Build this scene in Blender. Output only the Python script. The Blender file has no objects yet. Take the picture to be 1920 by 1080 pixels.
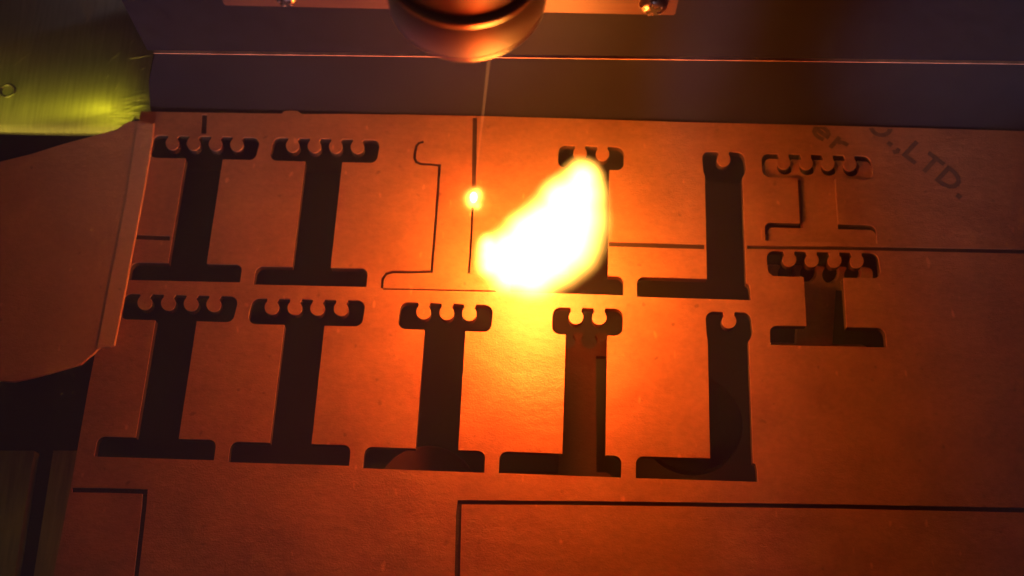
import bpy, bmesh, math, random
from mathutils import Vector, Matrix, noise
from math import radians, sin, cos, tan, pi, atan, sqrt, hypot

random.seed(4)
C = bpy.context.scene
COL = C.collection

# ------------------------------------------------------------------ camera
FPX, W, H = 2200.0, 1920.0, 1080.0
TILT = atan(FPX / 5460.0)
DIST = 0.245
CAM = Vector((0.0, -DIST * sin(TILT), DIST * cos(TILT)))
cd = bpy.data.cameras.new('camera')
cam = bpy.data.objects.new('camera', cd)
COL.objects.link(cam)
cam.location = CAM
cam.rotation_euler = (TILT, 0, 0)
cd.sensor_width = 36
cd.lens = 36 * FPX / W
cd.clip_start, cd.clip_end = 0.005, 20
cd.dof.use_dof = True
cd.dof.focus_distance = 0.232
cd.dof.aperture_fstop = 14
C.camera = cam
C.render.resolution_x, C.render.resolution_y = 1024, 576
ROT = Matrix.Rotation(TILT, 3, 'X')

def ray(px, py):
    return ROT @ Vector(((px - W / 2) / FPX, -(py - H / 2) / FPX, -1.0))

def P(px, py, z=0.0):                       # a photograph point met at height z
    d = ray(px, py)
    return CAM + d * ((z - CAM.z) / d.z)

def V(px, py, y):                           # a photograph point met on the upright plane Y = y
    d = ray(px, py)
    return CAM + d * ((y - CAM.y) / d.y)

def mm_per_px(p):
    d = p - CAM
    return -(ROT.transposed() @ d).z / FPX

# ------------------------------------------------------------------ world and view
w = bpy.data.worlds.new('World')
C.world = w
w.use_nodes = True
bg = w.node_tree.nodes['Background']
bg.inputs[0].default_value = (0.75, 0.42, 0.50, 1)
bg.inputs[1].default_value = 0.007
VEIL = 9.5
C.view_settings.view_transform = 'Standard'
C.view_settings.look = 'None'
C.view_settings.exposure = 0
C.view_settings.gamma = 1
C.render.engine = 'CYCLES'

# added spots imitate the lid's reflected veil; gaps between them leave dark bands
def veil_spot(px, half_w, energy, loc, half_h=0.050, up_=0.037):
    t = V(px, 100, 0.035); t.z = up_
    loc = Vector(loc)
    d = (t - loc).length
    hw, hh = half_w * 0.000095, half_h
    sd = bpy.data.lights.new('veil_light', 'SPOT')
    sd.color = (0.72, 0.64, 0.88); sd.energy = energy
    sd.shadow_soft_size = 0.006
    sd.spot_blend = 0.8
    k = max(hw, hh)
    sd.spot_size = 2 * atan(k / d)
    o = bpy.data.objects.new('veil_light', sd)
    COL.objects.link(o)
    o.location = loc
    o.rotation_euler = (t - loc).to_track_quat('-Z', 'Y').to_euler()
    o.scale = (hw / k, hh / k, 1)
veil_spot(400, 870, VEIL, (-0.02, -0.50, 0.13))
veil_spot(1318, 95, VEIL * 0.8, (0.03, -0.50, 0.13))
veil_spot(1880, 400, VEIL * 1.1, (0.08, -0.50, 0.13))

# ------------------------------------------------------------------ helpers
def tag(o, label=None, cat=None, group=None, kind=None):
    if label: o['label'] = label
    if cat: o['category'] = cat
    if group: o['group'] = group
    if kind: o['kind'] = kind
    return o

def empty(name, loc):
    o = bpy.data.objects.new(name, None)
    o.location = loc
    o.empty_display_size = 0.01
    COL.objects.link(o)
    return o

def link(name, me, mat=None, parent=None, origin=None):
    """mesh given in world coordinates; its origin is moved to `origin`"""
    if mat and not me.materials: me.materials.append(mat)
    o = bpy.data.objects.new(name, me)
    if origin is None: origin = Vector((0, 0, 0))
    me.transform(Matrix.Translation(-Vector(origin)))
    COL.objects.link(o)
    if parent:
        o.parent = parent
        o.location = Vector(origin) - parent.location
    else:
        o.location = origin
    return o

def from_bm(bm, smooth=None):
    bmesh.ops.recalc_face_normals(bm, faces=bm.faces)
    me = bpy.data.meshes.new('mesh')
    bm.to_mesh(me); bm.free()
    if smooth is not None:
        me.polygons.foreach_set('use_smooth', [True] * len(me.polygons))
        me.update()
        try: me.set_sharp_from_angle(angle=radians(smooth))
        except Exception: pass
    return me

def fill_sheet(outer, holes, ztop, zbot, bevel=0.0):
    """flat sheet with openings: 2-D outlines filled and given thickness"""
    cu = bpy.data.curves.new('outline', 'CURVE')
    cu.dimensions = '2D'
    cu.fill_mode = 'BOTH'
    for loop in [outer] + holes:
        s = cu.splines.new('POLY')
        s.points.add(len(loop) - 1)
        for q, p in zip(s.points, loop): q.co = (p[0], p[1], 0, 1)
        s.use_cyclic_u = True
    cu.extrude = (ztop - zbot) / 2 - bevel
    cu.bevel_depth = bevel
    cu.bevel_resolution = 1
    cu.offset = -bevel
    o = bpy.data.objects.new('outline', cu)
    COL.objects.link(o)
    dg = bpy.context.evaluated_depsgraph_get()
    me = bpy.data.meshes.new_from_object(o.evaluated_get(dg))
    bpy.data.objects.remove(o); bpy.data.curves.remove(cu)
    me.transform(Matrix.Translation((0, 0, (ztop + zbot) / 2)))
    me.polygons.foreach_set('use_smooth', [False] * len(me.polygons))
    me.materials.clear()
    return me

def prism(loop3, vec):
    """closed solid from a planar loop of points pushed along vec"""
    bm = bmesh.new()
    a = [bm.verts.new(p) for p in loop3]
    b = [bm.verts.new(Vector(p) + Vector(vec)) for p in loop3]
    bm.faces.new(a); bm.faces.new(b[::-1])
    n = len(a)
    for i in range(n):
        bm.faces.new((a[i], b[i], b[(i + 1) % n], a[(i + 1) % n]))
    return bm

def lathe(profile, center, seg=96, ry=1.0):
    bm = bmesh.new()
    rings = []
    for r, z in profile:
        if r < 1e-7:
            rings.append([bm.verts.new((center[0], center[1], z))])
        else:
            rings.append([bm.verts.new((center[0] + r * cos(2 * pi * k / seg),
                                        center[1] + r * sin(2 * pi * k / seg), z)) for k in range(seg)])
    for A, B in zip(rings, rings[1:]):
        for k in range(seg):
            k2 = (k + 1) % seg
            f = [A[k % len(A)], A[k2 % len(A)], B[k2 % len(B)], B[k % len(B)]]
            u = []
            for v in f:
                if v not in u: u.append(v)
            if len(u) > 2: bm.faces.new(u)
    return bm

# ------------------------------------------------------------------ materials
def new_mat(name):
    m = bpy.data.materials.new(name)
    m.use_nodes = True
    nt = m.node_tree
    return m, nt, nt.nodes['Principled BSDF'], nt.nodes.new

def tex(nt, kind, scale, detail=4, rough=0.6, vec=None, stretch=None):
    tc = nt.nodes.new('ShaderNodeTexCoord')
    mp = nt.nodes.new('ShaderNodeMapping')
    nt.links.new(tc.outputs['Object'], mp.inputs[0])
    if stretch: mp.inputs['Scale'].default_value = stretch
    if vec: mp.inputs['Rotation'].default_value = vec
    t = nt.nodes.new(kind)
    t.inputs['Scale'].default_value = scale
    if 'Detail' in t.inputs: t.inputs['Detail'].default_value = detail
    if 'Roughness' in t.inputs: t.inputs['Roughness'].default_value = rough
    nt.links.new(mp.outputs[0], t.inputs['Vector'])
    return t

def ramp(nt, src, stops):
    r = nt.nodes.new('ShaderNodeValToRGB')
    e = r.color_ramp.elements
    while len(e) < len(stops): e.new(0.5)
    for el, (p, c) in zip(e, stops):
        el.position = p
        el.color = (*c, 1) if len(c) == 3 else c
    nt.links.new(src, r.inputs[0])
    return r

def bump(nt, bs, srcs, dist):
    prev = None
    for s, strength, d in srcs:
        b = nt.nodes.new('ShaderNodeBump')
        b.inputs['Strength'].default_value = strength
        b.inputs['Distance'].default_value = d
        nt.links.new(s, b.inputs['Height'])
        if prev: nt.links.new(prev.outputs[0], b.inputs['Normal'])
        prev = b
    nt.links.new(prev.outputs[0], bs.inputs['Normal'])

def paper_mat(name, dark, light, rough=0.46, spec=0.5, bmp=1.0):
    m, nt, bs, N = new_mat(name)
    n1 = tex(nt, 'ShaderNodeTexNoise', 75, 7, 0.68, stretch=(1, 1.2, 1))
    n2 = tex(nt, 'ShaderNodeTexNoise', 700, 4, 0.65, stretch=(1, 1.3, 1))
    mixn = N('ShaderNodeMath'); mixn.operation = 'MULTIPLY_ADD'
    nt.links.new(n2.outputs['Fac'], mixn.inputs[0]); mixn.inputs[1].default_value = 0.40
    sc = N('ShaderNodeMath'); sc.operation = 'MULTIPLY'; sc.inputs[1].default_value = 0.60
    nt.links.new(n1.outputs['Fac'], sc.inputs[0]); nt.links.new(sc.outputs[0], mixn.inputs[2])
    r = ramp(nt, mixn.outputs[0], [(0.34, dark), (0.66, light)])
    fl = tex(nt, 'ShaderNodeTexNoise', 520, 1, 0.4, vec=(0, 0, 0.6), stretch=(1, 0.45, 1))
    fr = ramp(nt, fl.outputs['Fac'], [(0.725, (0, 0, 0)), (0.80, (0.6, 0.7, 0.7))])
    m1 = N('ShaderNodeMixRGB'); m1.inputs[2].default_value = (*[min(1, c * 1.5) for c in light], 1)
    nt.links.new(fr.outputs[0], m1.inputs[0]); nt.links.new(r.outputs[0], m1.inputs[1])
    dk = tex(nt, 'ShaderNodeTexNoise', 430, 1, 0.4)
    dr = ramp(nt, dk.outputs['Fac'], [(0.725, (0, 0, 0)), (0.80, (0.5, 0.5, 0.6))])
    m2 = N('ShaderNodeMixRGB'); m2.inputs[2].default_value = (*[c * 0.35 for c in dark], 1)
    nt.links.new(dr.outputs[0], m2.inputs[0]); nt.links.new(m1.outputs[0], m2.inputs[1])
    nt.links.new(m2.outputs[0], bs.inputs['Base Color'])
    bs.inputs['Roughness'].default_value = rough
    bs.inputs['Specular IOR Level'].default_value = spec
    fib = tex(nt, 'ShaderNodeTexNoise', 420, 6, 0.7, vec=(0, 0, 0.12), stretch=(0.8, 1.7, 1))
    grit = tex(nt, 'ShaderNodeTexNoise', 2600, 3, 0.6)
    big = tex(nt, 'ShaderNodeTexNoise', 38, 3, 0.5, stretch=(0.8, 1.3, 1))
    bump(nt, bs, [(big.outputs['Fac'], 0.4 * bmp, 0.0022), (fib.outputs['Fac'], 0.36 * bmp, 0.0004),
                  (grit.outputs['Fac'], 0.6 * bmp, 0.00012)], 1)
    return m

M_PAPER = paper_mat('brown_masking_paper', (0.30, 0.128, 0.054), (0.50, 0.222, 0.098), rough=0.38, spec=0.7)
M_CORE = paper_mat('charred_core', (0.030, 0.014, 0.008), (0.060, 0.030, 0.015), rough=0.7, spec=0.3)
M_BOARD = paper_mat('brown_board', (0.54, 0.28, 0.11), (0.68, 0.36, 0.15), rough=0.6, spec=0.3)
M_STRIP = paper_mat('pale_edge', (0.66, 0.36, 0.16), (0.78, 0.44, 0.20), rough=0.5)
M_PIECE = paper_mat('shaded_paper', (0.034, 0.016, 0.010), (0.050, 0.022, 0.013), rough=0.9, spec=0.04)  # sheet paper darkened: the shade inside the opening put into its colour

def plain(name, col, rough, metal=0.0, spec=0.5, nscale=200, var=0.25, aniso=0.0, bmp=0.0, stretch=None):
    m, nt, bs, N = new_mat(name)
    n = tex(nt, 'ShaderNodeTexNoise', nscale, 5, 0.6, stretch=stretch)
    a = tuple(c * (1 - var) for c in col); b = tuple(min(1, c * (1 + var)) for c in col)
    r = ramp(nt, n.outputs['Fac'], [(0.3, a), (0.7, b)])
    nt.links.new(r.outputs[0], bs.inputs['Base Color'])
    rr = N('ShaderNodeMapRange')
    rr.inputs['To Min'].default_value = rough * 0.8; rr.inputs['To Max'].default_value = min(1, rough * 1.25)
    nt.links.new(n.outputs['Fac'], rr.inputs['Value'])
    nt.links.new(rr.outputs[0], bs.inputs['Roughness'])
    bs.inputs['Metallic'].default_value = metal
    bs.inputs['Specular IOR Level'].default_value = spec
    if aniso: bs.inputs['Anisotropic'].default_value = aniso
    if bmp: bump(nt, bs, [(n.outputs['Fac'], bmp, 0.0004)], 1)
    return m

M_BED = plain('dark_bed_metal', (0.014, 0.011, 0.012), 0.6, 0.0, 0.3, 90)
M_ANOD = plain('black_anodised_metal', (0.0125, 0.0125, 0.017), 0.55, 0.0, 0.10, 300, 0.2, bmp=0.05)
M_EDGE = plain('lit_edge', (0.50, 0.25, 0.15), 0.45, 0.2, 0.5, 220, 0.35)  # flame light along the beam's lower edge put into the colour
M_NOZ = plain('turned_metal', (0.34, 0.27, 0.24), 0.46, 0.35, 0.5, 500, 0.10, stretch=(0.15, 0.15, 6))
M_RING = plain('bright_turned_ring', (0.62, 0.46, 0.38), 0.30, 0.7, 0.5, 500, 0.10, stretch=(0.15, 0.15, 6))
M_PLATE2 = plain('brushed_mount_metal', (0.13, 0.055, 0.035), 0.45, 0.3, 0.5, 260, 0.2, bmp=0.08, stretch=(0.2, 1, 5))
M_SCREW = plain('steel_screw', (0.45, 0.38, 0.34), 0.28, 1.0, 0.5, 600, 0.15)
M_SLOT = plain('screw_recess', (0.02, 0.015, 0.012), 0.6)
M_GREEN = plain('brushed_bed_plate', (0.38, 0.32, 0.22), 0.55, 0.25, 0.4, 700, 0.20, bmp=0.12, stretch=(2.2, 0.10, 1))
M_PANEL = plain('dark_gap_panel', (0.0125, 0.0125, 0.017), 0.65, 0, 0.08, 60, 0.2)
M_SCRATCH = plain('scratched_bright_metal', (0.75, 0.62, 0.40), 0.4, 0.3)
M_RAIL = plain('olive_rail_metal', (0.26, 0.21, 0.08), 0.6, 0.2, 0.4, 300, 0.3, stretch=(2, .2, 1))
M_INK = plain('dark_print', (0.15, 0.085, 0.055), 0.7, 0, 0.3, 800, 0.35)
M_DISC = plain('dusty_disc', (0.065, 0.026, 0.016), 0.9, 0, 0.04, 300, 0.2)

# ------------------------------------------------------------------ outlines traced on the sheet
VPX, VPY = 1215.0, -4920.0
def up(x, y, y2):                       # slide a point along the sheet's depth direction
    return x + (x - VPX) / (y - VPY) * (y2 - y)

def arc(c, r, a0, a1, n=6, ry=None):
    ry = ry or r
    return [(c[0] + r * cos(radians(a0 + (a1 - a0) * i / n)), c[1] + ry * sin(radians(a0 + (a1 - a0) * i / n)))
            for i in range(n + 1)]

def rnd(p0, p, p1, r, n=6):
    """rounded corner at p between p0 and p1 in photograph pixels"""
    a = Vector(p0) - Vector(p); b = Vector(p1) - Vector(p)
    a.normalize(); b.normalize()
    s, e = Vector(p) + a * r, Vector(p) + b * r
    out = []
    for i in range(n + 1):
        t = i / n
        k = 0.5523
        c1, c2 = s - a * r * k, e - b * r * k
        q = s * (1 - t) ** 3 + c1 * 3 * t * (1 - t) ** 2 + c2 * 3 * t * t * (1 - t) + e * t ** 3
        out.append((q.x, q.y))
    return out

def piece_outline(d):
    """I- or J-shaped holder outline with keyhole notches, clockwise from its lower left corner"""
    (blx, bly), (brx, bry) = d['BL'], d['BR']
    hb, ht, hl, hr = d['hb'], d['ht'], d['HL'], d['HR']
    (tlx, tly), (trx, try_) = d['T']
    def top(x): return tly + (try_ - tly) * (x - tlx) / (trx - tlx)
    def bot(x): return bly + (bry - bly) * (x - blx) / (brx - blx)
    k = d.get('k', 1.0)
    R = 15 * k
    sl, sr = d['S']
    bt = lambda x: bot(x) - hb
    hbm = lambda x: top(x) + ht
    pts = [(blx, bly)]
    btl = (up(blx, bly, bly - hb), bly - hb)
    ysl = bt(sl)
    pts += rnd((blx, bly), btl, (sl, ysl), R * 0.95)
    pts.append((sl, ysl))
    slh = up(sl, ysl, hbm(sl))
    if slh - hl > 9 * k + 2:
        pts.append((slh, hbm(slh)))
        pts += rnd((slh, hbm(slh)), (up(hl, top(hl) + ht / 2, hbm(hl)), hbm(hl)), (hl, top(hl)), R)
    else:
        pts += [(slh, hbm(slh) + 3), (up(hl, top(hl), hbm(hl)) + 1, hbm(hl) - 4), (up(hl, top(hl), hbm(hl)), hbm(hl) - 14 * k)]
    hlt = (up(hl, top(hl) + ht / 2, top(hl)), top(hl))
    hrt = (up(hr, top(hr) + ht / 2, top(hr)), top(hr))
    pts += rnd((hl, top(hl) + ht), hlt, hrt, R)
    nw, br, dep = 11.0 * k, 13.6 * k, d.get('dep', 30 * k)
    for nx in d['N']:
        y = top(nx)
        cx, cy = up(nx, y, y + dep - br), y + dep - br
        a = math.degrees(math.asin(nw * 0.86 / br))
        left = arc((cx, cy), br, 270 - a, 90, 9)          # down the left side of the round end
        right = arc((cx, cy), br, 90, -90 + a, 9)
        pts += [(nx - nw - 0.6, y), (nx - nw + 0.6, y + 2)] + left + right[1:] + [(nx + nw - 0.6, y + 2), (nx + nw + 0.6, y)]
    srb = bt(sr)
    srh = up(sr, srb, hbm(sr))
    if hr - srh > 9 * k + 2:
        pts += rnd(hlt, hrt, (hr, top(hr) + ht), R)
        pts += rnd((hr, top(hr)), (up(hr, top(hr) + ht / 2, hbm(hr)), hbm(hr)), (srh, hbm(srh)), R)
        pts.append((srh, hbm(srh)))
    else:
        pts += rnd(hlt, hrt, (hr, top(hr) + ht), R)
        pts += [(up(hr, top(hr), hbm(hr)), hbm(hr) - 14 * k), (hr - 1, hbm(hr) - 4), (srh, hbm(srh) + 3)]
    btr = (up(brx, bry, bry - hb), bry - hb)
    if btr[0] - sr > 14 * k:
        pts.append((sr, srb))
        pts += rnd((sr, srb), btr, (brx, bry), R * 0.95)
    else:
        pts += [(sr + 0.5, srb + 6), (sr + 5, srb + 8), (btr[0] - 1, srb + 14), (btr[0], srb + 20)]
    pts.append((brx, bry))
    return pts

HOLES = {
 'r2c1': dict(BL=(176,856), BR=(401,863), hb=38.5, S=(254,335), HL=228, HR=442.5, T=((240,550),(430,555)), ht=49, N=(274,318,360.5,403)),
 'r2c2': dict(BL=(427,866.5), BR=(654.5,873.5), hb=39, S=(505.5,584), HL=468, HR=682.5, T=((480,559),(670,563)), ht=49, N=(511.7,554.6,597,641)),
 'r2c3': dict(BL=(680,878), BR=(908,886.5), hb=41, S=(779,859), HL=748, HR=923, T=((770,566.5),(900,571)), ht=51, N=(795.4,838.8,881), dep=31),
 'r2c4': dict(BL=(935,887), BR=(1165,895.5), hb=41, S=(1054.5,1135.5), HL=1035.5, HR=1168, T=((1050,576),(1155,578.5)), ht=51, N=(1080.5,1124), dep=31),
 'r2c5': dict(BL=(1192,896.5), BR=(1421.5,903.5), hb=41.5, S=(1331.5,1412), HL=1323.5, HR=1410, T=((1340,584),(1395,585.5)), ht=50, N=(1366.7,), dep=30.5),
 'r1c1': dict(BL=(240,525), BR=(450,529.5), hb=34, S=(315,387.5), HL=283, HR=484, T=((300,253),(470,257)), ht=43, N=(325.5,365,406,446), k=0.92, dep=27),
 'r1c2': dict(BL=(475,533.5), BR=(687,538), hb=35, S=(547.5,620), HL=508.5, HR=710, T=((520,257.5),(700,261.5)), ht=44, N=(550.4,591,631,671.5), k=0.92, dep=27),
 'r1c4': dict(BL=(957,547), BR=(1169,554), hb=36, S=(1066,1140), HL=1046.7, HR=1170, T=((1065,271.5),(1155,275)), ht=44, N=(1088,1130), k=0.93, dep=27),
 'r1c5': dict(BL=(1194,556.5), BR=(1408.5,563), hb=38, S=(1325.5,1399), HL=1317, HR=1397.5, T=((1330,283),(1390,285)), ht=44, N=(1356.7,), k=0.93, dep=27.5),
 'c6a': dict(BL=(1435,451), BR=(1645,456.5), hb=35, S=(1500,1572), HL=1428.5, HR=1635, T=((1445,287.5),(1620,292)), ht=45, N=(1469,1511,1551.5,1592.5), k=0.92, dep=29),
 'c6b': dict(BL=(1444.5,647), BR=(1663,651.5), hb=37, S=(1512,1588), HL=1438.5, HR=1649.5, T=((1455,470),(1635,474)), ht=48, N=(1479.5,1521.5,1564,1605.5), k=0.95, dep=29),
}
def to_sheet(pts, z=0.0):
    return [tuple(P(x, y, z).xy) for x, y in pts]

def slot(path, widths):
    """a narrow cut along a polyline, in photograph pixels: (x, y) with a half width in x and in y"""
    n = len(path)
    L, R = [], []
    for i, (x, y) in enumerate(path):
        a = Vector(path[max(i - 1, 0)]); b = Vector(path[min(i + 1, n - 1)]); p = Vector((x, y))
        t1 = (p - a).normalized() if i else (b - p).normalized()
        t2 = (b - p).normalized() if i < n - 1 else t1
        m = (t1 + t2).normalized()
        nn = Vector((-m.y, m.x)); n1 = Vector((-t1.y, t1.x))
        wv = widths if isinstance(widths, (int, float)) else widths[i]
        wv = wv / max(0.45, nn.dot(n1))
        L.append(p + nn * wv); R.append(p - nn * wv)
    return [tuple(v) for v in L + R[::-1]]

outer = [(264,209),(290,209.5),(383,211),(470,212.5),(528,213),(533,208.5),(545,207),(558,208),(566,214),(640,213.5),(760,215),(900,217.5),(1080,222.5),
         (1280,229),(1500,234),(1700,239.5),(1920,246),(2330,258),(2400,1330),(52,1330),(100,1080),(135,900),(167,720),(180,655),(214,470),(240,330)]
through = [piece_outline(HOLES[k]) for k in HOLES]
# the outline the laser is cutting now
cut_left = [(794,265.5),(786,267),(780.5,273),(778,284),(777,296),(780.5,303),(788,306.5),(806,307.5),(824,309.5),(821,360),(815,440),(809,509),(770,510),(736,509.5),(724,513),(717.5,522),(716,540)]
cut_right = [(886,388),(884.5,430),(881.5,480),(879,513)]
cut_base = [(717,541.3),(800,543),(930,546)]
through += [slot(cut_left, 2.6), slot(cut_right, 2.2), slot(cut_base, 1.5)]
# older scored lines: they only break the top paper
score = [slot([(254,444),(318.5,446.5)], 4.5), slot([(1141.5,457.5),(1321,462.5)], 4.6), slot([(1401,463.5),(1560,464.8),(1700,467),(1900,471),(2200,476)], [3.4,3.4,3.8,4.2,4.2]),
         slot([(383.5,214.5),(381.5,250.5)], 5.2), slot([(890.5,219),(889.5,280),(888.5,352)], 4.2),
         slot([(135,918.5),(200,919.2),(272,921.5),(270,950),(262,1020),(254,1090),(240,1200)], 4.6),
         slot([(856,1200),(857.5,1060),(860,960),(862,941.5),(1060,942.8),(1280,945.5),(1600,950),(1920,956.5),(2200,963)], [5.2,5.2,5,4.2,4,4.1,4.2,4.6,4.6])]

T_PAPER = 0.0004
T_SHEET = 0.0020
sheet_origin = P(960, 700)
sheet = empty('slotted_sheet', sheet_origin)
tag(sheet, 'brown paper-faced sheet with rows of dark notched openings, lying across the machine bed', 'sheet')
top_me = fill_sheet(to_sheet(outer), [to_sheet(h) for h in through + score], 0.0, -T_PAPER)
link('paper_face', top_me, M_PAPER, sheet, sheet_origin)
core_me = fill_sheet(to_sheet(outer), [to_sheet(h) for h in through], -T_PAPER - 0.00002, -T_SHEET)
link('core', core_me, M_CORE, sheet, sheet_origin)

# printed words on the paper, cut off by the sheet's upper edge
GLYPH = {   # strokes in units of the cap height, advance width
 'O': ([[(0.40 + 0.33 * cos(2 * pi * k / 24), 0.5 + 0.42 * sin(2 * pi * k / 24)) for k in range(25)]], 0.86),
 'C': ([[(0.40 + 0.33 * cos(radians(a)), 0.5 + 0.42 * sin(radians(a))) for a in range(40, 325, 15)]], 0.80),
 'L': ([[(0.12, 1.0), (0.12, 0.10), (0.58, 0.10)]], 0.64),
 'T': ([[(0.0, 0.90), (0.66, 0.90)], [(0.33, 0.80), (0.33, 0.0)]], 0.72),
 'D': ([[(0.12, 0.5), (0.12, 0.10), (0.34, 0.10), (0.54, 0.18), (0.66, 0.34), (0.68, 0.5), (0.66, 0.66), (0.54, 0.82), (0.34, 0.90), (0.12, 0.90), (0.12, 0.5)]], 0.82),
 '.': ([[(0.08, 0.09), (0.26, 0.09)]], 0.34),
 ',': ([[(0.10, 0.10), (0.24, 0.10)], [(0.22, 0.09), (0.10, -0.14)]], 0.32),
 'e': ([[(0.14, 0.36), (0.54, 0.36), (0.52, 0.50), (0.44, 0.60), (0.33, 0.63), (0.21, 0.60), (0.12, 0.48), (0.10, 0.34), (0.14, 0.19), (0.24, 0.10), (0.36, 0.08), (0.53, 0.14)]], 0.70),
 'r': ([[(0.14, 0.72), (0.14, 0.0)], [(0.20, 0.42), (0.28, 0.56), (0.40, 0.62), (0.50, 0.62)]], 0.55),
}
def lettering(text, px, py, px2, py2, hpx):
    a, b = P(px, py), P(px2, py2)
    h = hpx * mm_per_px(a)
    total = sum(GLYPH[c][1] for c in text)
    s_ = (b - a).length / (total * h)
    bm = bmesh.new()
    x = 0.0; layer = 0
    for ch in text:
        for st in GLYPH[ch][0]:
            half = 0.10 if ch not in '.' else 0.11
            pts = [((x + u_) * s_, v_) for u_, v_ in st]
            closed = hypot(pts[0][0] - pts[-1][0], pts[0][1] - pts[-1][1]) < 1e-6
            n = len(pts); L, R = [], []
            for k in range(n):
                p = Vector(pts[k])
                pa = Vector(pts[k - 1]) if k else (Vector(pts[-2]) if closed else None)
                pb = Vector(pts[k + 1]) if k < n - 1 else (Vector(pts[1]) if closed else None)
                t1 = (p - pa).normalized() if pa else (pb - p).normalized()
                t2 = (pb - p).normalized() if pb else t1
                m = (t1 + t2).normalized(); nn = Vector((-m.y, m.x)); n1 = Vector((-t1.y, t1.x))
                d = nn * (half / max(0.5, nn.dot(n1)))
                L.append(p + d); R.append(p - d)
            zt_ = 0.00002 + layer * 0.000004; layer += 1
            vl = [bm.verts.new((v.x * h, v.y * h, zt_)) for v in L]; vr = [bm.verts.new((v.x * h, v.y * h, zt_)) for v in R]
            for k in range(n - 1): bm.faces.new((vl[k], vl[k + 1], vr[k + 1], vr[k]))
        x += GLYPH[ch][1]
    ang = math.atan2(b.y - a.y, b.x - a.x)
    bmesh.ops.transform(bm, matrix=Matrix.Translation((a.x, a.y, 0)) @ Matrix.Rotation(ang, 4, 'Z'), verts=bm.verts)
    e0, e1 = P(1280, 229.4), P(1920, 246.4)
    nrm = Vector((-(e1 - e0).y, (e1 - e0).x, 0)).normalized()
    bmesh.ops.bisect_plane(bm, geom=bm.verts[:] + bm.edges[:] + bm.faces[:], plane_co=e0 - nrm * 0.0002, plane_no=nrm, clear_outer=True)
    return link('printed_lettering', from_bm(bm), M_INK, sheet, (a.x, a.y, 0))

tag(lettering('CO.,LTD.', 1585, 211, 1803, 377, 43), 'printed line of dark capitals running down to the right')
tag(lettering('er', 1515, 247, 1577, 292, 42), 'two printed lower-case letters by the sheet edge')

# ------------------------------------------------------------------ pieces cut out of the sheet
def cut_piece(key, dz, label, shift=(0, 0), rot=0.0, tilt=0.0, grow=-2.6, mat=None, scale=1.0, pivot=None):
    pts = piece_outline(HOLES[key])
    cx = sum(p[0] for p in pts) / len(pts); cy = sum(p[1] for p in pts) / len(pts)
    # shrink by the width of the cut
    n = len(pts); out = []
    for i in range(n):
        a, p, b = Vector(pts[i - 1]), Vector(pts[i]), Vector(pts[(i + 1) % n])
        t1, t2 = (p - a), (b - p)
        if t1.length < 1e-6 or t2.length < 1e-6: continue
        t1.normalize(); t2.normalize()
        m = (t1 + t2)
        if m.length < 1e-3: continue
        m.normalize()
        nn = Vector((-m.y, m.x))
        out.append(tuple(p - nn * grow / max(0.6, nn.dot(Vector((-t1.y, t1.x))))))
    me = fill_sheet(to_sheet(out), [], 0.0, -T_SHEET)
    o0 = P(cx, cy)
    o = link('cut_piece', me, mat or M_PIECE, None, o0)
    o.rotation_euler = (tilt, 0, rot)
    o.location = o0 + Vector((shift[0], shift[1], dz))
    return tag(o, label, 'cut piece', 'pieces cut out of the sheet')

cut_piece('c6a', -0.0005, 'piece still sitting in its outline below the printed letters, upper one at the right', (0.0003, -0.0007), grow=-3.0, mat=M_PAPER)
cut_piece('c6b', -0.0049, 'tilted piece whose four-notched head stays level while its foot sinks, lower one at the right', (0.0000, -0.0012), tilt=radians(26), grow=-3.2, mat=M_PAPER)
cut_piece('r2c4', -0.0150, 'dropped piece lying low in the two-notched opening right of the bright glow', (-0.0010, 0.0002), rot=radians(1.2))

def disc(px, py, label):
    bm = lathe([(0, -0.0145), (0.0105, -0.0145), (0.0108, -0.0142), (0.0108, -0.0122), (0.0105, -0.0119), (0, -0.0119)],
               tuple(P(px, py, -0.012).xy), 64)
    tag(link('scrap_disc', from_bm(bm, 40), M_DISC, None, P(px, py, -0.0145)), label, 'disc', 'round discs under the sheet')
disc(1296, 792, 'dim round disc seen through the lower single-notched opening')
disc(800, 932, 'dim round disc under the foot of the lower three-notched opening')

# ------------------------------------------------------------------ machine bed and what lies at the left
bm = bmesh.new()
zb = -0.050
g = 0.0
for x0, x1, y0, y1, z0, z1 in [(-0.6, 0.6, -0.5, 0.6, zb - 0.004, zb)]:
    bmesh.ops.create_cube(bm, size=1, matrix=Matrix.Translation(((x0 + x1) / 2, (y0 + y1) / 2, (z0 + z1) / 2)) @ Matrix.Diagonal((x1 - x0, y1 - y0, z1 - z0, 1)))
tag(link('machine_bed', from_bm(bm), M_BED), kind='structure')

# brushed plate in the far left corner, its near right corner crumpled
ZP = -0.0075
poly = [(-160,-120),(306,-120),(300,20),(293,80),(290,100),(284,126),(279,150),(280,178),(283,206),(274,211),(266,224),(254,220),(240,236),(226,240),(205,247),(120,246.5),(0,244.5),(-160,241)]
plate_o = P(120, 130, ZP)
pl = empty('metal_plate', plate_o)
tag(pl, 'brushed metal plate glowing yellow-green beside the far left end of the beam', 'plate')
me = fill_sheet(to_sheet(poly, ZP), [], ZP, ZP - 0.0009)
bm = bmesh.new(); bm.from_mesh(me)
bmesh.ops.triangulate(bm, faces=bm.faces[:])
for _ in range(5):
    long = [e for e in bm.edges if e.calc_length() > 0.0009]
    if not long: break
    bmesh.ops.subdivide_edges(bm, edges=long, cuts=1, use_grid_fill=False)
    bmesh.ops.triangulate(bm, faces=[f for f in bm.faces if len(f.verts) > 3])
cr = P(262, 215, ZP)
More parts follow.
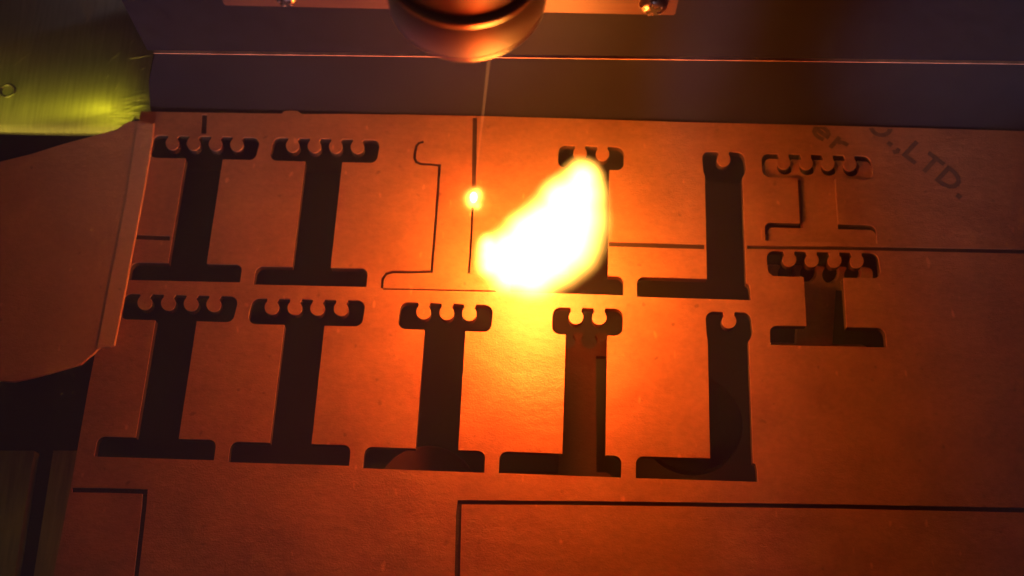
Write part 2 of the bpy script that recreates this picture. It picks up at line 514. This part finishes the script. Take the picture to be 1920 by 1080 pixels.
for v in bm.verts:
    d = hypot(v.co.x - cr.x, v.co.y - cr.y)
    k = max(0, 1 - d / 0.0085) ** 1.3
    eb = v.co.y - P(100, 246, ZP).y
    if eb < 0.0020: v.co.z -= 0.0010 * (1 - max(eb, 0) / 0.0020) ** 2
    v.co.z += 0.0007 * k * noise.noise(v.co * 1500) + 0.0005 * k * noise.noise(v.co * 600) + 0.0003 * k + 0.00012 * noise.noise(v.co * 140)
me = from_bm(bm, 60)
link('plate_panel', me, M_GREEN, pl, plate_o)
bm = bmesh.new()
c = P(15, 170, ZP + 0.0001)
R1, r1 = 13.0 * mm_per_px(c), 2.2 * mm_per_px(c)
for i in range(40):
    for j in range(10):
        a, b = 2 * pi * i / 40, 2 * pi * j / 10
        bm.verts.new((c.x + (R1 + r1 * cos(b)) * cos(a), c.y + (R1 + r1 * cos(b)) * sin(a), c.z + r1 * sin(b)))
bm.verts.ensure_lookup_table()
for i in range(40):
    for j in range(10):
        bm.faces.new([bm.verts[(i % 40) * 10 + j], bm.verts[((i + 1) % 40) * 10 + j], bm.verts[((i + 1) % 40) * 10 + (j + 1) % 10], bm.verts[i * 10 + (j + 1) % 10]])
link('hole_rim', from_bm(bm, 60), M_SCREW, pl, c)
bm = bmesh.new()
for x0, y0, x1, y1, w_ in [(196,124,232,92,1.3),(232,92,262,66,0.9),(236,112,290,103,1.1),(198,150,206,138,1.0),(262,132,276,124,1.4),(212,176,226,150,0.7),(240,190,282,186,0.8),(246,128,252,110,0.7),(20,128,60,96,0.5),(150,60,175,20,0.5)]:
    a_, b_ = P(x0, y0, ZP), P(x1, y1, ZP); t_ = (b_ - a_).normalized(); n_ = Vector((-t_.y, t_.x, 0)) * w_ * 0.00009
    up1 = Vector((0, 0, 0.00008 * w_))
    m_ = (a_ + b_) / 2
    v_ = [bm.verts.new(q) for q in (a_, m_ - n_, b_, m_ + n_)]; c_ = bm.verts.new(m_ + up1 * 1.5)
    for k in range(4): bm.faces.new((v_[k], v_[(k + 1) % 4], c_))
tag(link('scratches', from_bm(bm), M_SCRATCH, pl, plate_o), kind='stuff')

# unseen strips added for the daylight that reaches the plate under the cover
def lamp(name, loc, col, energy, radius, parent=None):
    ld = bpy.data.lights.new(name, 'POINT')
    ld.color = col; ld.energy = energy; ld.shadow_soft_size = radius
    o = bpy.data.objects.new(name, ld)
    COL.objects.link(o)
    if parent:
        o.parent = parent; o.location = Vector(loc) - parent.location
    else: o.location = loc
    return o
def strip(name, a, b, target, height, col, energy):
    ld = bpy.data.lights.new(name, 'AREA')
    ld.shape = 'RECTANGLE'; ld.size = (b - a).length; ld.size_y = height; ld.spread = radians(95)
    ld.color = col; ld.energy = energy
    o = bpy.data.objects.new(name, ld)
    COL.objects.link(o)
    o.location = (a + b) / 2
    z = ((a + b) / 2 - target).normalized(); x = (b - a).normalized(); y = z.cross(x).normalized(); x = y.cross(z)
    o.rotation_euler = Matrix((x, y, z)).transposed().to_euler()
strip('fill_strip', P(-120, 196, 0.0010), P(200, 196, 0.0010), P(40, 200, ZP), 0.0010, (0.95, 1.0, 0.03), 0.00060)
strip('fill_strip', P(-160, 262, -0.0045), P(245, 268, -0.0045), P(70, 205, ZP), 0.0015, (1.0, 0.82, 0.12), 0.0009)
strip('fill_strip', P(160, 196, 0.0010), P(238, 200, 0.0010), P(200, 204, ZP), 0.0010, (0.98, 1.0, 0.03), 0.00042)

strip('fill_strip', P(-120, 1000, -0.006), P(90, 1000, -0.006), P(0, 1000, -0.022), 0.02, (1.0, 0.85, 0.15), 0.00006)  # unseen strip added to brighten the bed rails

# brown board over the sheet's left margin
ZB = 0.0014
bpoly = [(-160,345),(0,303),(60,288),(117,270),(180,253),(220,242),(232,233),(242,227.5),(262,226),(289,230.5),(286,262),(271,352),(250,462),(232,560),(214,648),(206,651),(196,651),(188,652.5),(181,656),(176,662),(166,670),(151,683),(140,686),(120,692),(92,700),(60,708),(25,716),(0,714),(-160,730)]
bo = P(120, 470, ZB)
board = empty('cardboard_sheet', bo)
tag(board, 'torn brown cardboard sheet covering the left margin of the slotted sheet', 'cardboard')
link('board', fill_sheet(to_sheet(bpoly, ZB), [], ZB, ZB - 0.0008, 0.00010), M_BOARD, board, bo)
spoly = [(258,230),(287.5,232.5),(284.5,262),(269.5,352),(248.5,462),(230.5,560),(213,646),(205,649),(196,649.5),(188,650.5),(182,653),(199,560),(219,462),(236,372),(247,300)]
link('folded_edge', fill_sheet(to_sheet(spoly, ZB + .0002), [], ZB + 0.00008, ZB + 0.00002, 0.0), M_STRIP, board, bo)

# rails of the bed at the lower left
def rail(x0, x1, label):
    z = -0.022
    loop = [P(x0 + 22, 845, z), P(x1 + 22, 845, z), P(x1 - 40, 1240, z), P(x0 - 40, 1240, z)]
    o = link('bed_rail', from_bm(prism(loop, (0, 0, -0.003))), M_RAIL, None, loop[0])
    tag(o, label, 'rail', 'rails of the bed')
rail(-60, 42, 'wider dull olive bed rail at the very left under the cardboard')
rail(78, 150, 'narrow dull olive bed rail half under the left edge of the slotted sheet')

# ------------------------------------------------------------------ gantry and laser head
SPOT = P(888, 371, 0.0)
NR = 0.0
# nozzle: height where the upright line through the spot meets the photograph's nozzle
NX, NY = SPOT.x + 0.0012, SPOT.y + 0.0
zt = None
for i in range(2000):
    z = i * 0.0001
    q = ROT.transposed() @ (Vector((NX, NY, z)) - CAM)
    if H / 2 - FPX * q.y / -q.z <= -9:
        zt = z; break
cen = Vector((NX, NY, zt))
s = mm_per_px(cen)
NR = 149 * s
print('nozzle height', zt, 'radius', NR, 'spot', SPOT)
head = empty('laser_carriage', cen)
tag(head, 'turned metal laser nozzle with an orange-lit mounting plate, hanging in front of the black beam', 'laser carriage')
Rn = NR
prof = [(0.0025, zt + 0.004), (0.0025, zt), (Rn * 0.91, zt), (Rn * 0.935, zt + 0.0001), (Rn * 0.985, zt + 0.0009), (Rn, zt + 0.0015), (Rn, zt + 0.0102), (Rn * 0.985, zt + 0.0107), (Rn * 0.93, zt + 0.0110)]
link('collar', from_bm(lathe(prof, cen), 30), M_NOZ, head, cen)
for zz, rr, th in ((zt + 0.0002, 0.985, 0.0008), (zt + 0.0092, 1.006, 0.0012)):
    prof = [(Rn * (rr - 0.05), zz - 0.0002), (Rn * rr, zz), (Rn * (rr + 0.012), zz + th * 0.4), (Rn * (rr + 0.012), zz + th * 0.8), (Rn * (rr - 0.03), zz + th)]
    link('rim_ring', from_bm(lathe(prof, cen), 30), M_RING, head, cen)
prof = [(Rn * 0.92, zt + 0.0106), (Rn * 0.92, zt + 0.0121)]
link('groove', from_bm(lathe(prof, cen), 30), M_ANOD, head, cen)
prof = [(Rn * 0.60, zt + 0.0117), (Rn * 0.93, zt + 0.0117), (Rn * 0.962, zt + 0.0120), (Rn * 0.972, zt + 0.0130), (Rn * 0.972, zt + 0.048), (Rn * 0.6, zt + 0.048)]
link('barrel', from_bm(lathe(prof, cen), 30), M_NOZ, head, cen)

Y0 = NY + NR + 0.0042                     # front of the beam
bo2 = V(960, 100, Y0)
beam = empty('gantry_beam', bo2)
tag(beam, 'black gantry beam with a thin bright lower edge crossing behind the nozzle', 'beam')
loop = [V(276, 94, Y0), V(2400, 120.5, Y0), V(2400, -300, Y0), V(110, -300, Y0)]
loop[2].z = loop[3].z = loop[1].z + 0.06
loop[3].x = loop[0].x
link('beam_body', from_bm(prism(loop, (0, 0.024, 0))), M_ANOD, beam, bo2)
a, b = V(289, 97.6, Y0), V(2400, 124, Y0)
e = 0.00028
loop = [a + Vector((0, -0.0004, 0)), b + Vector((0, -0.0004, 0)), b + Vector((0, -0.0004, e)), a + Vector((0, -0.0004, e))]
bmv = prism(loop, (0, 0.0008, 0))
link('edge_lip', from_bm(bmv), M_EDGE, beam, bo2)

yl, yr = P(264, 209).y + 0.0013, P(2400, 259.5).y + 0.0013
q0, q1 = V(287, 106, yl), V(2400, 132, yr)
k0, k1, k2 = V(279, 152, yl), V(282, 205, yl), V(290, 100, yl)
loop = [Vector((k1.x, yl, -0.03)), Vector((q1.x, yr, -0.03)), Vector((q1.x, yr, q1.z + 0.0012)), Vector((k2.x, yl, q0.z + 0.0010)), k0, k1]
print('Y0', Y0, 'edges', yl, yr)
link('gap_panel', from_bm(prism(loop, (0, 0.003, 0))), M_PANEL, beam, bo2)  # added panel stands in for the dark gap behind the sheet

YM = Y0 - 0.0030
mo = V(880, 10, YM)
loop = [V(420, 11.5, YM), V(1266, 30, YM), V(1266, -200, YM), V(420, -200, YM)]
loop[2].x = loop[1].x; loop[3].x = loop[0].x; loop[2].z = loop[3].z = loop[0].z + 0.03
bm = prism(loop, (0, 0.0028, 0))
bmesh.ops.bevel(bm, geom=bm.edges[:], offset=0.00025, segments=2, affect='EDGES')
link('mounting_plate', from_bm(bm), M_PLATE2, head, mo)
def screw(px, py, rpx):
    c = V(px, py, YM)
    r = rpx * mm_per_px(c)
    M = Matrix.Translation(c) @ Matrix.Rotation(pi / 2, 4, 'X')
    bm = lathe([(0, 0.0), (r, 0.0), (r, 0.0004), (r * 0.93, 0.0009), (r * 0.72, 0.00135), (r * 0.4, 0.0016), (0, 0.0016)], (0, 0), 32)
    for k in range(5):
        ang = 0.5 + k * 2 * pi / 5
        bmesh.ops.create_uvsphere(bm, u_segments=8, v_segments=6, radius=r * 0.13, matrix=Matrix.Translation((r * 0.62 * cos(ang), r * 0.62 * sin(ang), 0.0013)))
    bmesh.ops.transform(bm, matrix=M, verts=bm.verts)
    t = link('screw', from_bm(bm, 50), M_SCREW, head, c)
    bm = bmesh.new()
    for ang in (0.5, 0.5 + pi / 2):
        bmesh.ops.create_cube(bm, size=1, matrix=M @ Matrix.Rotation(ang, 4, 'Z') @ Matrix.Translation((0, 0, 0.00150 + 0.00002 * ang)) @ Matrix.Diagonal((r * 1.1, r * 0.26, 0.0004, 1)))
    me = from_bm(bm); me.materials.append(M_SLOT)
    me.transform(Matrix.Translation(-c))
    o = bpy.data.objects.new('cross_recess', me); COL.objects.link(o); o.parent = t
screw(1225, 6, 27)
screw(537, -8, 20)

# ------------------------------------------------------------------ fire and light
ORANGE = (1.0, 0.066, 0.0045)
FL = [  # px, py, height, radius in px
 (915, 461, 0.0085, 28), (914, 480, 0.0085, 29), (918, 497, 0.0085, 33), (940, 478, 0.0100, 50), (956, 508, 0.0120, 54), (984, 446, 0.0140, 56), (990, 430, 0.0150, 47), (952, 462, 0.0115, 46), (1050, 375, 0.0210, 52), (996, 510, 0.0150, 65),
 (1022, 482, 0.0175, 78), (1022, 416, 0.0190, 56), (1052, 446, 0.0205, 90), (1071, 405, 0.0220, 78), (1085, 364, 0.0235, 60), (1092, 335, 0.0245, 44)]
balls = []
for px, py, z, r in FL:
    c = P(px, py, z)
    balls.append((c, r * 1.07 * mm_per_px(c)))
base = Vector((balls[2][0].x, balls[2][0].y, 0.0))
bm = bmesh.new()
for c, r in balls:
    bmesh.ops.create_icosphere(bm, subdivisions=3, radius=r * 1.16, matrix=Matrix.Translation(c))
me = bpy.data.meshes.new('flame'); bm.to_mesh(me); bm.free()
tmp = bpy.data.objects.new('tmp', me); COL.objects.link(tmp)
md = tmp.modifiers.new('r', 'REMESH'); md.mode = 'VOXEL'; md.voxel_size = 0.0007
ms = tmp.modifiers.new('s', 'SMOOTH'); ms.iterations = 8; ms.factor = 0.5
dg = bpy.context.evaluated_depsgraph_get()
fme = bpy.data.meshes.new_from_object(tmp.evaluated_get(dg))
bpy.data.objects.remove(tmp)

def glow_volume(name, centres, org, colour, strength, inner=0.55, power=2.0, wobble=0.0013):
    m = bpy.data.materials.new(name)
    m.use_nodes = True
    nt = m.node_tree
    nt.nodes.clear()
    out = nt.nodes.new('ShaderNodeOutputMaterial')
    em = nt.nodes.new('ShaderNodeEmission')
    em.inputs['Color'].default_value = (*colour, 1)
    nt.links.new(em.outputs[0], out.inputs['Volume'])
    tc = nt.nodes.new('ShaderNodeTexCoord')
    nz = nt.nodes.new('ShaderNodeTexNoise'); nz.inputs['Scale'].default_value = 130; nz.inputs['Detail'].default_value = 3
    nt.links.new(tc.outputs['Object'], nz.inputs['Vector'])
    sb_ = nt.nodes.new('ShaderNodeVectorMath'); sb_.operation = 'SUBTRACT'; sb_.inputs[1].default_value = (0.5, 0.5, 0.5)
    nt.links.new(nz.outputs['Color'], sb_.inputs[0])
    wob = nt.nodes.new('ShaderNodeVectorMath'); wob.operation = 'MULTIPLY_ADD'
    wob.inputs[1].default_value = (wobble,) * 3
    nt.links.new(sb_.outputs[0], wob.inputs[0]); nt.links.new(tc.outputs['Object'], wob.inputs[2])
    prev = None
    for c, r in centres:
        d = nt.nodes.new('ShaderNodeVectorMath'); d.operation = 'DISTANCE'
        nt.links.new(wob.outputs[0], d.inputs[0])
        d.inputs[1].default_value = c - org
        mr = nt.nodes.new('ShaderNodeMapRange')
        mr.clamp = False
        mr.inputs['From Min'].default_value = 0; mr.inputs['From Max'].default_value = r * 1.10
        mr.inputs['To Min'].default_value = 1; mr.inputs['To Max'].default_value = 0
        nt.links.new(d.outputs['Value'], mr.inputs['Value'])
        if prev is None: prev = mr.outputs[0]
        else:
            mx = nt.nodes.new('ShaderNodeMath'); mx.operation = 'SMOOTH_MAX'
            mx.inputs[2].default_value = 0.30
            nt.links.new(prev, mx.inputs[0]); nt.links.new(mr.outputs[0], mx.inputs[1])
            prev = mx.outputs[0]
    mr = nt.nodes.new('ShaderNodeMapRange')
    mr.inputs['From Min'].default_value = 0.06; mr.inputs['From Max'].default_value = inner
    nt.links.new(prev, mr.inputs['Value'])
    pw = nt.nodes.new('ShaderNodeMath'); pw.operation = 'POWER'; pw.inputs[1].default_value = power
    nt.links.new(mr.outputs[0], pw.inputs[0])
    ml = nt.nodes.new('ShaderNodeMath'); ml.operation = 'MULTIPLY'; ml.inputs[1].default_value = strength
    nt.links.new(pw.outputs[0], ml.inputs[0])
    nt.links.new(ml.outputs[0], em.inputs['Strength'])
    return m
M_FLAME = glow_volume('flame_glow', balls, base, (1.0, 0.42, 0.060), 5200, 0.8, 2.4)
flame = link('flame', fme, M_FLAME, None, base)
tag(flame, 'bright white-hot flame with yellow edges leaning right above the sheet', 'flame')
for c, e_ in ((P(1000, 553, 0.0160), 0.142), (P(1052, 440, 0.0205), 0.012)):
    lamp('flame_light', c, ORANGE, e_, 0.006, flame)

# glowing point where the beam burns through the sheet
sc = P(888, 370, 0.0012)
u = mm_per_px(sc)
sb = [(sc, 30 * u), (P(886.5, 380, 0.0012), 22 * u), (P(893, 362, 0.0014), 20 * u), (P(897, 386, 0.0016), 15 * u)]
bm = bmesh.new()
for c, r in sb:
    bmesh.ops.create_icosphere(bm, subdivisions=3, radius=r * 1.1, matrix=Matrix.Translation(c))
me = bpy.data.meshes.new('spark'); bm.to_mesh(me); bm.free()
tmp = bpy.data.objects.new('tmp', me); COL.objects.link(tmp)
md = tmp.modifiers.new('r', 'REMESH'); md.mode = 'VOXEL'; md.voxel_size = 0.00022
dg = bpy.context.evaluated_depsgraph_get()
sme = bpy.data.meshes.new_from_object(tmp.evaluated_get(dg))
bpy.data.objects.remove(tmp)
M_SPARK = glow_volume('spark_glow', sb, sc, (1.0, 0.40, 0.05), 7000, 1.0, 3.4, 0.0012)
spark = link('laser_spot', sme, M_SPARK, None, sc)
tag(spark, 'small glowing yellow spot where the beam burns the cut left of the flame', 'laser spot')
bm = bmesh.new()
bmesh.ops.create_icosphere(bm, subdivisions=3, radius=8.5 * u, matrix=Matrix.Translation(sc) @ Matrix.Diagonal((0.8, 1.25, 0.9, 1)))
m = bpy.data.materials.new('white_hot'); m.use_nodes = True
bs_ = m.node_tree.nodes['Principled BSDF']
bs_.inputs['Base Color'].default_value = (0, 0, 0, 1)
bs_.inputs['Emission Color'].default_value = (1, 0.62, 0.22, 1); bs_.inputs['Emission Strength'].default_value = 9
link('hot_core', from_bm(bm, 60), m, spark, sc)
lamp('spot_light', sc + Vector((0, 0, 0.0012)), ORANGE, 0.006, 0.0010, spark)

# the thin visible beam from the nozzle to the spot
bt = V(920, 85, NY)
bm = bmesh.new()
n = 12
ax = (bt - sc).normalized(); sx = ax.orthogonal().normalized(); sy = ax.cross(sx)
ra = [bm.verts.new(sc + (sx * cos(2 * pi * i / n) + sy * sin(2 * pi * i / n)) * 0.00016) for i in range(n)]
rb = [bm.verts.new(bt + (sx * cos(2 * pi * i / n) + sy * sin(2 * pi * i / n)) * 0.00040) for i in range(n)]
for i in range(n): bm.faces.new((ra[i], rb[i], rb[(i + 1) % n], ra[(i + 1) % n]))
bm.faces.new(ra); bm.faces.new(rb)
m = bpy.data.materials.new('beam_glow'); m.use_nodes = True
nt = m.node_tree; nt.nodes.clear()
out = nt.nodes.new('ShaderNodeOutputMaterial'); em = nt.nodes.new('ShaderNodeEmission')
em.inputs[0].default_value = (1, 0.32, 0.07, 1); em.inputs[1].default_value = 130
nt.links.new(em.outputs[0], out.inputs['Volume'])
tag(link('laser_beam', from_bm(bm), m, None, sc), 'thin dim orange laser beam falling from the nozzle to the glowing spot', 'laser beam')

# ------------------------------------------------------------------ haze added in place of the lid's reflected veil
bm = bmesh.new()
lo, hi = Vector((-1.2, -1.2, -1.06)), Vector((1.2, 1.3, 0.30))
bmesh.ops.create_cube(bm, size=1, matrix=Matrix.Translation((lo + hi) / 2) @ Matrix.Diagonal((*(hi - lo), 1)))
m = bpy.data.materials.new('veil_haze'); m.use_nodes = True
nt = m.node_tree; nt.nodes.clear()
out = nt.nodes.new('ShaderNodeOutputMaterial'); pv = nt.nodes.new('ShaderNodeVolumePrincipled')
pv.inputs['Color'].default_value = (0.85, 0.85, 0.9, 1)
pv.inputs['Density'].default_value = 0.32
nt.links.new(pv.outputs[0], out.inputs['Volume'])
tag(link('haze', from_bm(bm), m), kind='stuff')
